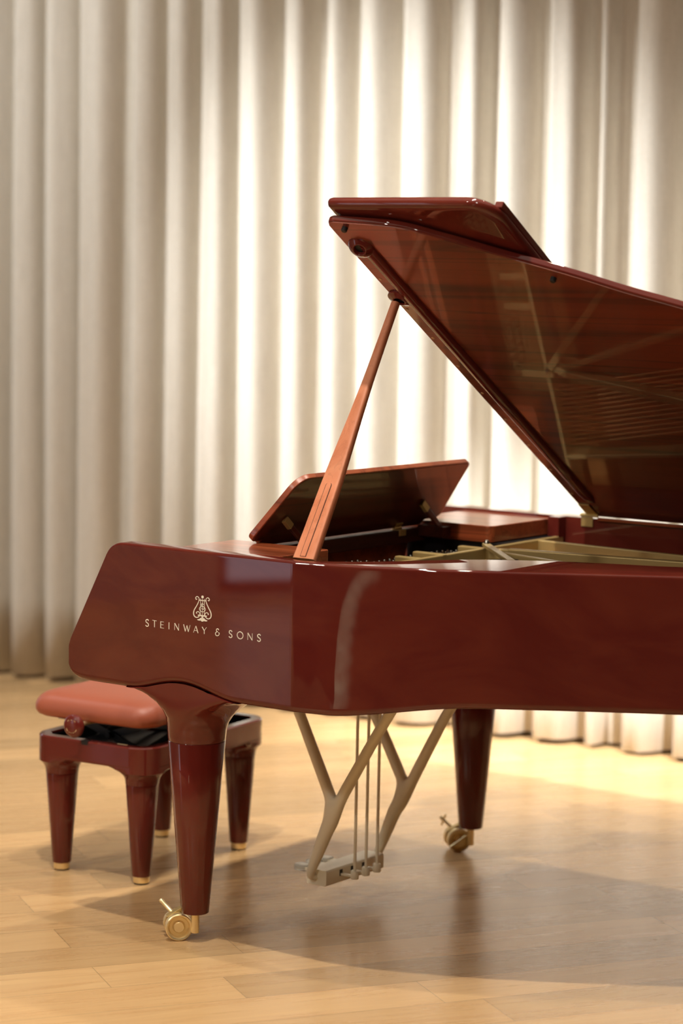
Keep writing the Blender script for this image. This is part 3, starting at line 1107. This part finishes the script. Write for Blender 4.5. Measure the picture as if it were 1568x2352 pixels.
def make_leg(u, v, name_label, clamp_lo, clamp_hi, flare, head, cross, cofs):
    """tapered shaft with a trumpet top that merges into the case"""
    M0 = Matrix.Translation((u, v, 0))
    lg = MB()
    lg.lathe([(0.0, 0.0745), (0.034, 0.0745), (0.0362, 0.0765), (0.0738, 0.521), (0.0728, 0.523), (0.0, 0.523)], 72, M0, cap=False, facet=0.6, nf=16)
    leg = lg.build('leg', M_LEG, piano, smooth=50)
    if flare:
        prof = [(0.0722, 0.5236), (0.0736, 0.526), (0.0745, 0.536), (0.0775, 0.553), (0.083, 0.570), (0.092, 0.588), (0.106, 0.606), (0.124, 0.622), (0.147, 0.636), (0.176, 0.648), (0.205, 0.656), (0.228, 0.664), (0.228, 0.690)]
        rs = []
        for r, z in prof:
            ring = []
            for j in range(96):
                a = 2 * PI * j / 96
                x, y = r * math.cos(a), r * math.sin(a)
                x *= 1 - 0.10 * smooth01((z - 0.53) / 0.06)
                x += 0.030 * smooth01((z - 0.55) / 0.11)
                # flush with the case side
                def soft(y, lim):
                    over = -y - lim
                    return -lim - 0.004 * (1 - math.exp(-over / 0.02)) if over > 0 else y
                if clamp_lo is not None:
                    y = soft(y, clamp_lo)
                if clamp_hi is not None:
                    y = -soft(-y, clamp_hi)
                zz = z
                if z > 0.655:
                    zz = min(z, 0.6545 + arch(x + u) - 0.0005)
                ring.append((u + x, v + y, zz))
            rs.append(ring)
        MB().rings(rs).build('leg_collar', M_LEG, leg, smooth=40)
    caster(leg, cofs[0], cofs[1], head, cross, M0)
    return leg


make_leg(0.0, 0.105, '', 0.1000, None, True, rad(-43), False, (-0.049, -0.010))
make_leg(0.018, 1.352, '', None, 0.1000, True, rad(-43), True, (-0.046, -0.002))
make_leg(1.86, 1.10, '', None, None, True, rad(20), False, (-0.04, -0.01))

# --- pedal lyre
ly = MB()
ly.prism(round_poly([(0.030, 0.070), (0.096, 0.070), (0.096, 0.113), (0.030, 0.113)], 0.006, 4), lambda a, b: (a, 0.535, b), lambda a, b: (a, 0.800, b))
lyre = ly.build('pedal_lyre', M_LYRE, piano, bevel=0.0015)
for vv, sgn in ((0.515, 1), (0.828, -1)):
    yk = bpy.data.meshes.new('lyre_post')
    jo = 0.0 if sgn > 0 else 0.012
    pts = [(0.136 + jo, vv, 0.280), (0.126 + jo, vv, 0.314), (0.020, vv, 0.522), (-0.075, vv, 0.700),
           (0.150 + jo, vv, 0.314), (0.268, vv, 0.508), (0.392, vv, 0.700),
           (0.112, vv, 0.235), (0.078, vv, 0.155), (0.060, vv, 0.112), (0.054, vv + sgn * 0.004, 0.098), (0.058, vv + sgn * 0.014, 0.091), (0.062, vv + sgn * 0.026, 0.091)]
    eds = [(0, 1), (1, 2), (2, 3), (0, 4), (4, 5), (5, 6), (0, 7), (7, 8), (8, 9), (9, 10), (10, 11), (11, 12)]
    rr = [0.0225, 0.0150, 0.0138, 0.0138, 0.0150, 0.0138, 0.0138, 0.0185, 0.0150, 0.0118, 0.0108, 0.0088, 0.0075]
    yk.from_pydata(pts, eds, [])
    yk.materials.append(M_LYRE)
    yo = bpy.data.objects.new('lyre_post', yk)
    COL.objects.link(yo)
    yo.parent = lyre
    sk = yo.modifiers.new('skin', 'SKIN')
    sk.use_smooth_shade = True
    for i, r in enumerate(rr):
        yk.skin_vertices[0].data[i].radius = (r * 1.12, r * 1.12)
    yk.skin_vertices[0].data[0].use_root = True
    sb_ = yo.modifiers.new('sub', 'SUBSURF')
    sb_.levels = sb_.render_levels = 3
for k, vv in enumerate((0.604, 0.655, 0.706)):
    MB().lathe([(0.0, 0.086), (0.010, 0.086), (0.0113, 0.088), (0.0113, 0.107), (0.010, 0.109), (0.0, 0.109)], 24, Matrix.Translation((0.140, vv, 0)), cap=False).build('rod_socket', M_LYRE, lyre)
    MB().tube([(0.140, vv, 0.100), (0.142, vv, 0.70)], 0.0042, 12).build('pedal_rod', M_LYRE, lyre)
    MB().box(0.092, 0.134, vv - 0.006, vv + 0.006, 0.090, 0.096).build('rod_arm', M_LYRE, lyre, bevel=0.001)
    pd = MB()
    pd.prism(round_poly([(0.034, vv - 0.010), (0.034, vv + 0.010), (-0.055, vv + 0.016), (-0.055, vv - 0.016)], [0, 0, 0.015, 0.015], 8),
             lambda a, b: (a, b, 0.088 - 0.10 * max(0, -a) * 0.3), lambda a, b: (a, b, 0.096 - 0.10 * max(0, -a) * 0.3))
    po = pd.build('pedal', M_LYRE, lyre, bevel=0.002)
    MB().box(0.0955, 0.0975, vv - 0.009, vv + 0.003, 0.089, 0.106).build('rod_slot', M_BLACK, lyre)
    MB().prism(round_poly([(-0.018, vv - 0.017), (-0.018, vv + 0.017), (-0.060, vv + 0.020), (-0.060, vv - 0.020)], [0.004, 0.004, 0.017, 0.017], 8),
               lambda a, b: (a, b, 0.082), lambda a, b: (a, b, 0.100)).build('pedal_cover', M_CLEAR, lyre, bevel=0.005)


# --- lettering and emblem on the cheek
def ribbon(mb, pts, w, mapper, closed=False):
    pts = [Vector(p) for p in pts]
    n = len(pts)
    rs = []
    for i, p in enumerate(pts):
        if closed:
            t = pts[(i + 1) % n] - pts[i - 1]
        else:
            t = pts[min(i + 1, n - 1)] - pts[max(i - 1, 0)]
        t.normalize()
        nn = Vector((-t.y, t.x))
        ww = w[i] if isinstance(w, list) else w
        a, b = p + nn * ww / 2, p - nn * ww / 2
        rs.append([mapper(a, 0.0006), mapper(b, 0.0006), mapper(b, -0.001), mapper(a, -0.001)])
    if closed:
        rs.append(rs[0])
        return mb.rings(rs, True, False, False)
    return mb.rings(rs)


cheek_map = lambda p, h: (p.x, -h, p.y)
TN, TK = 0.0011, 0.0021
S_ = [(0.92, 0.84), (0.72, 0.98), (0.42, 1.0), (0.15, 0.86), (0.18, 0.64), (0.48, 0.52), (0.80, 0.40), (0.92, 0.20), (0.70, 0.02), (0.35, 0.0), (0.06, 0.14)]
AMP = [(0.80, 0.84), (0.62, 1.0), (0.34, 0.97), (0.24, 0.76), (0.46, 0.58), (0.62, 0.56), (0.40, 0.56), (0.10, 0.42), (0.04, 0.20), (0.26, 0.0), (0.60, 0.02), (0.88, 0.20), (0.92, 0.42), (0.72, 0.44)]
GLY = {
    'S': [(S_, TK, True)],
    'T': [([(0, 1), (1, 0.97)], TN, False), ([(0.5, 0.98), (0.5, 0)], TK, False)],
    'E': [([(0.08, 1), (0.08, 0)], TK, False), ([(0.0, 0.96), (0.95, 0.96)], TN, False), ([(0.08, 0.52), (0.85, 0.52)], TN, False), ([(0.0, 0.04), (1, 0.04)], TN, False)],
    'I': [([(0.5, 1), (0.5, 0)], TK, False)],
    'N': [([(0.05, 0), (0.05, 1)], TN, False), ([(0.05, 1), (0.95, 0)], TK, False), ([(0.95, 0), (0.95, 1)], TN, False)],
    'W': [([(0, 1), (0.28, 0)], TK, False), ([(0.28, 0), (0.5, 0.9)], TN, False), ([(0.5, 0.9), (0.74, 0)], TK, False), ([(0.74, 0), (1, 1)], TN, False)],
    'A': [([(0, 0), (0.52, 1)], TN, False), ([(0.52, 1), (1, 0)], TK, False), ([(0.2, 0.32), (0.82, 0.32)], TN, False)],
    'Y': [([(0, 1), (0.5, 0.48)], TK, False), ([(1, 1), (0.5, 0.48)], TN, False), ([(0.5, 0.5), (0.5, 0)], TK, False)],
    '&': [(AMP, TK * 0.9, True)],
    'O': [([(0.5 + 0.5 * math.cos(a), 0.5 + 0.5 * math.sin(a)) for a in [2 * PI * j / 32 for j in range(32)]], TK * 0.9, 'ring')],
}
PXU = 0.0014
words = [('S', 338.6, 8), ('T', 356, 10), ('E', 374, 8), ('I', 390, 3), ('N', 408, 10.5), ('W', 431.5, 15), ('A', 452, 10.5), ('Y', 471.5, 10), ('&', 501.5, 9.5),
         ('S', 531, 8), ('O', 552.5, 13), ('N', 574.5, 11), ('S', 594.2, 8)]
CAPH, BASE = 0.0172, 0.8175
lt = MB()
for gi, (g, cx, wpx) in enumerate(words):
    uc = -0.079 + (cx - 338.6) * (0.359 / 255.6)
    w = wpx * 0.00141
    for pts, th, sm in GLY[g]:
        P = [Vector((uc - w / 2 + x * w, BASE + y * CAPH)) for x, y in pts]
        if sm is True:
            P = [Vector((p.x, p.y)) for p in catmull([(p.x, p.y, 0) for p in P], 5)]
        ribbon(lt, P, th, cheek_map, closed=(sm == 'ring'))
    if gi in (7, 8, 12):
        lt.build('lettering', M_LETTER, piano, smooth=20)
        lt = MB()


def lyre_emblem(mb, mapper, sc):
    """pts drawn on a 218 x 320 field, centre x = 758"""
    def q(x, y):
        return Vector(((x - 758) * sc * 1.30, (410 - (y - 0.137 * (x - 758))) * sc))
    arm = [(694, 132), (682, 138), (675, 120), (688, 104), (706, 110), (717, 132), (711, 168), (690, 214), (662, 262), (652, 302), (660, 337), (684, 357), (708, 354),
           (724, 336), (726, 310), (714, 290), (697, 288), (685, 300), (693, 311)]
    aw = [7, 9, 10, 9, 8, 9, 10, 11, 13, 14, 13, 11, 10, 9, 9, 9, 9, 10, 10]
    P = [q(*p) for p in arm]
    for sx in (1, -1):
        PP = catmull([(p.x * sx, p.y, 0) for p in P], 5)
        ws = []
        for i in range(len(PP)):
            t = i / 5
            a = min(int(t), len(aw) - 2)
            ws.append((aw[a] + (aw[a + 1] - aw[a]) * (t - a)) * sc)
        ribbon(mb, [(p.x, p.y) for p in PP], ws, mapper)
    L = lambda pts, w: ribbon(mb, [Vector(((x - 758) * sc * 1.30, (410 - y) * sc)) for x, y in pts], w * sc, mapper)
    L([(712, 153), (804, 153)], 11)
    for x in (735, 758, 781):
        L([(x, 132), (x, 336)], 6)
    L([(712, 338), (804, 338)], 16)
    for x in (710, 806):
        L([(x, 330), (x, 348)], 14)
    L([(758, 344), (758, 385)], 24)
    ribbon(mb, [Vector(((x - 758) * sc * 1.3, (410 - y) * sc)) for x, y in [(758 + 8 * math.cos(a), 110 + 9 * math.sin(a)) for a in [2 * PI * j / 20 for j in range(20)]]], 17 * sc, mapper, True)
    ribbon(mb, [Vector(((x - 758) * sc * 1.3, (410 - y) * sc)) for x, y in [(758 + 36 * math.cos(a), 258 + 33 * math.sin(a)) for a in [2 * PI * j / 28 for j in range(28)]]], 7 * sc, mapper, True)
    PS = catmull([((x - 758) * sc * 1.3, (410 - y) * sc, 0) for x, y in [(770, 205), (760, 190), (746, 198), (748, 216), (766, 224), (780, 240), (768, 258), (748, 250)]], 5)
    ribbon(mb, [(p.x, p.y) for p in PS], 8 * sc, mapper)
    foot = [(736, 366), (780, 366), (792, 380), (820, 390), (812, 400), (790, 402), (776, 398), (768, 408), (748, 408), (740, 398), (726, 402), (704, 400), (696, 390), (724, 380)]
    pts = [((x - 758) * sc * 1.3, (410 - y) * sc) for x, y in foot]
    mb.prism(pts, lambda a, b: mapper(Vector((a, b)), -0.001), lambda a, b: mapper(Vector((a, b)), 0.0006))


em = MB()
lyre_emblem(em, lambda p, h: (0.101 + p.x, -h, 0.8475 + p.y), 0.000205)
em.build('lyre_emblem', M_LETTER, piano, smooth=20)

# ------------------------------------------------------------------ the bench
BC = PW(-0.6465, 0.680, 0)
bench = empty('piano_bench', BC, -PSI + rad(5.2), 'lacquered red bench with cognac leather cushion beside the piano', 'bench')
HX, HY = 0.140, 0.244          # leg axes
EX, EY, RC = HX + 0.066, HY + 0.066, 0.068
FT = 0.396


def rrect(ex, ey, r, n=10):
    out = []
    for cx, cy, a0 in ((ex - r, ey - r, 0), (-(ex - r), ey - r, PI / 2), (-(ex - r), -(ey - r), PI), (ex - r, -(ey - r), 1.5 * PI)):
        for k in range(n + 1):
            a = a0 + PI / 2 * k / n
            out.append((cx + r * math.cos(a), cy + r * math.sin(a)))
    return out


fm = MB()
TH = 0.034
secs = [(0.0, FT - 0.004), (0.004, FT), (TH - 0.003, FT), (TH, FT - 0.003), (TH, 0.338), (TH - 0.004, 0.333), (0.006, 0.333), (0.0015, 0.335), (0.0, 0.339), (0.0, 0.342), (0.0, FT - 0.007)]
loops = []
for ins, z in secs:
    loops.append([(x, y, z) for x, y in rrect(EX - ins, EY - ins, max(0.012, RC - ins))])
loops.append(loops[0])
fm.rings(loops, True, False, False)
# flared corner pieces
for sx in (1, -1):
    for sy in (1, -1):
        cx, cy = HX * sx, HY * sy
        rs = []
        for r, z in [(0.0465, 0.2835), (0.0470, 0.286), (0.0475, 0.293), (0.0500, 0.302), (0.056, 0.311), (0.066, 0.320), (0.080, 0.328), (0.094, 0.334), (0.094, 0.350)]:
            ring = []
            for j in range(64):
                a = 2 * PI * j / 64
                x, y = r * math.cos(a), r * math.sin(a)
                ox, oy = x * sx, y * sy        # outward components
                lim = 0.0655
                if ox > 0 and oy > 0:
                    d_ = math.hypot(ox, oy)
                    if d_ > lim:
                        ox, oy = ox * lim / d_, oy * lim / d_
                else:
                    ox, oy = min(ox, lim), min(oy, lim)
                inl = 0.047
                ox = max(ox, -inl) if oy < 0.0 and oy < ox else ox
                oy = max(oy, -inl) if ox < 0.0 and ox < oy else oy
                ring.append((cx + ox * sx, cy + oy * sy, z))
            rs.append(ring)
        fm.rings(rs)
frame = fm.build('frame', M_LEG, bench, smooth=40)
leg0 = None
for sx in (1, -1):
    for sy in (1, -1):
        lg = MB().lathe([(0.0, 0.022), (0.026, 0.022), (0.0275, 0.024), (0.0462, 0.279), (0.0455, 0.2825), (0.0, 0.2825)], 60, Matrix.Translation((HX * sx, HY * sy, 0)), cap=False, facet=0.6, nf=16)
        lo_ = lg.build('leg', M_LEG, bench, smooth=50)
        MB().lathe([(0.0, 0.004), (0.0225, 0.004), (0.0235, 0.006), (0.0235, 0.0225), (0.0, 0.0225)], 30, Matrix.Translation((HX * sx, HY * sy, 0)), cap=False).build('foot_ring', M_BRASS, lo_)
        MB().lathe([(0.0, 0.0), (0.021, 0.0), (0.021, 0.004), (0.0, 0.004)], 24, Matrix.Translation((HX * sx, HY * sy, 0)), cap=False).build('foot_pad', M_RUBBER, lo_)
# well and lifting mechanism
wl_ = MB()
ix, iy = EX - TH - 0.001, EY - TH - 0.001
wl_.box(-ix, ix, -iy, iy, 0.338, 0.342)
well = wl_.build('well', M_BLACK, bench)
lin_ = MB()
for a in ((-ix, ix, -iy, -iy + 0.004), (-ix, ix, iy - 0.004, iy), (-ix, -ix + 0.004, -iy, iy), (ix - 0.004, ix, -iy, iy)):
    lin_.box(*a, 0.342, 0.389)
lin_.build('lining', M_BLACK, well)
mech = MB()
for yy in (-0.20, 0.20):
    for s1 in (1, -1):
        flat_bar(mech, (-0.12, yy + 0.004 * s1, 0.398 - 0.040 * s1), (0.12, yy + 0.004 * s1, 0.398 + 0.040 * s1), (0, 0, 1), 0.022, 0.004)
for xx in (-0.10, 0.10):
    for s1 in (1, -1):
        flat_bar(mech, (xx + 0.004 * s1, -0.18, 0.398 - 0.040 * s1), (xx + 0.004 * s1, 0.18, 0.398 + 0.040 * s1), (0, 0, 1), 0.022, 0.004)
mech.tube([(0.0, -0.22, 0.40), (0.0, 0.22, 0.40)], 0.008, 10)
mech.box(-0.15, 0.15, -0.25, 0.25, 0.436, 0.446)
mech.build('scissor_lift', M_BLACK, bench)
# cushion
cu = MB()
rs = []
HXc, HYc = EX + 0.004, EY + 0.006
for ins, z in ((0.060, 0.4465), (0.030, 0.447), (0.016, 0.450), (0.006, 0.456), (0.001, 0.465), (0.0, 0.474), (0.001, 0.484), (0.005, 0.494), (0.012, 0.504), (0.022, 0.512), (0.038, 0.518), (0.065, 0.5225), (0.11, 0.525), (0.16, 0.526)):
    rs.append([(x, y, z) for x, y in rrect(HXc - ins, HYc - ins, max(0.02, 0.058 - ins * 0.35), 12)])
cu.rings(rs)
cu.build('cushion', M_LEATHER, bench, smooth=60)
# knob on the treble side
KX, KZ = -0.010, 0.447
Mk = Matrix.Translation((KX, -EY - 0.050, KZ)) @ Matrix.Rotation(PI / 2, 4, 'X')
kb = MB().lathe([(0.0, 0.013), (0.012, 0.0126), (0.023, 0.0108), (0.030, 0.007), (0.0330, 0.001), (0.0322, -0.005), (0.027, -0.010), (0.012, -0.012), (0.0, -0.012)], 40, Mk, cap=False)
knob = kb.build('height_knob', M_LEG, bench, smooth=60)
MB().tube([(KX, -EY + 0.10, KZ), (KX, -EY - 0.045, KZ)], 0.0065, 12).build('knob_shaft', M_BRASS, knob)
ke = MB()
lyre_emblem(ke, lambda p, h: (KX + p.x, -EY - 0.0612 - h * 0.8, KZ - 0.0185 + p.y), 0.000118)
ke.build('knob_emblem', M_BRASS, knob, smooth=20)
MB().box(0.085, 0.120, -EY + TH - 0.012, -EY + TH - 0.006, 0.3955, 0.3975).build('inset_marker', M_BRASS, frame, bevel=0.001)
MB().box(-0.022, 0.0, -EY - 0.0005, -EY + 0.02, 0.386, 0.3965).build('shaft_notch', M_BLACK, frame)
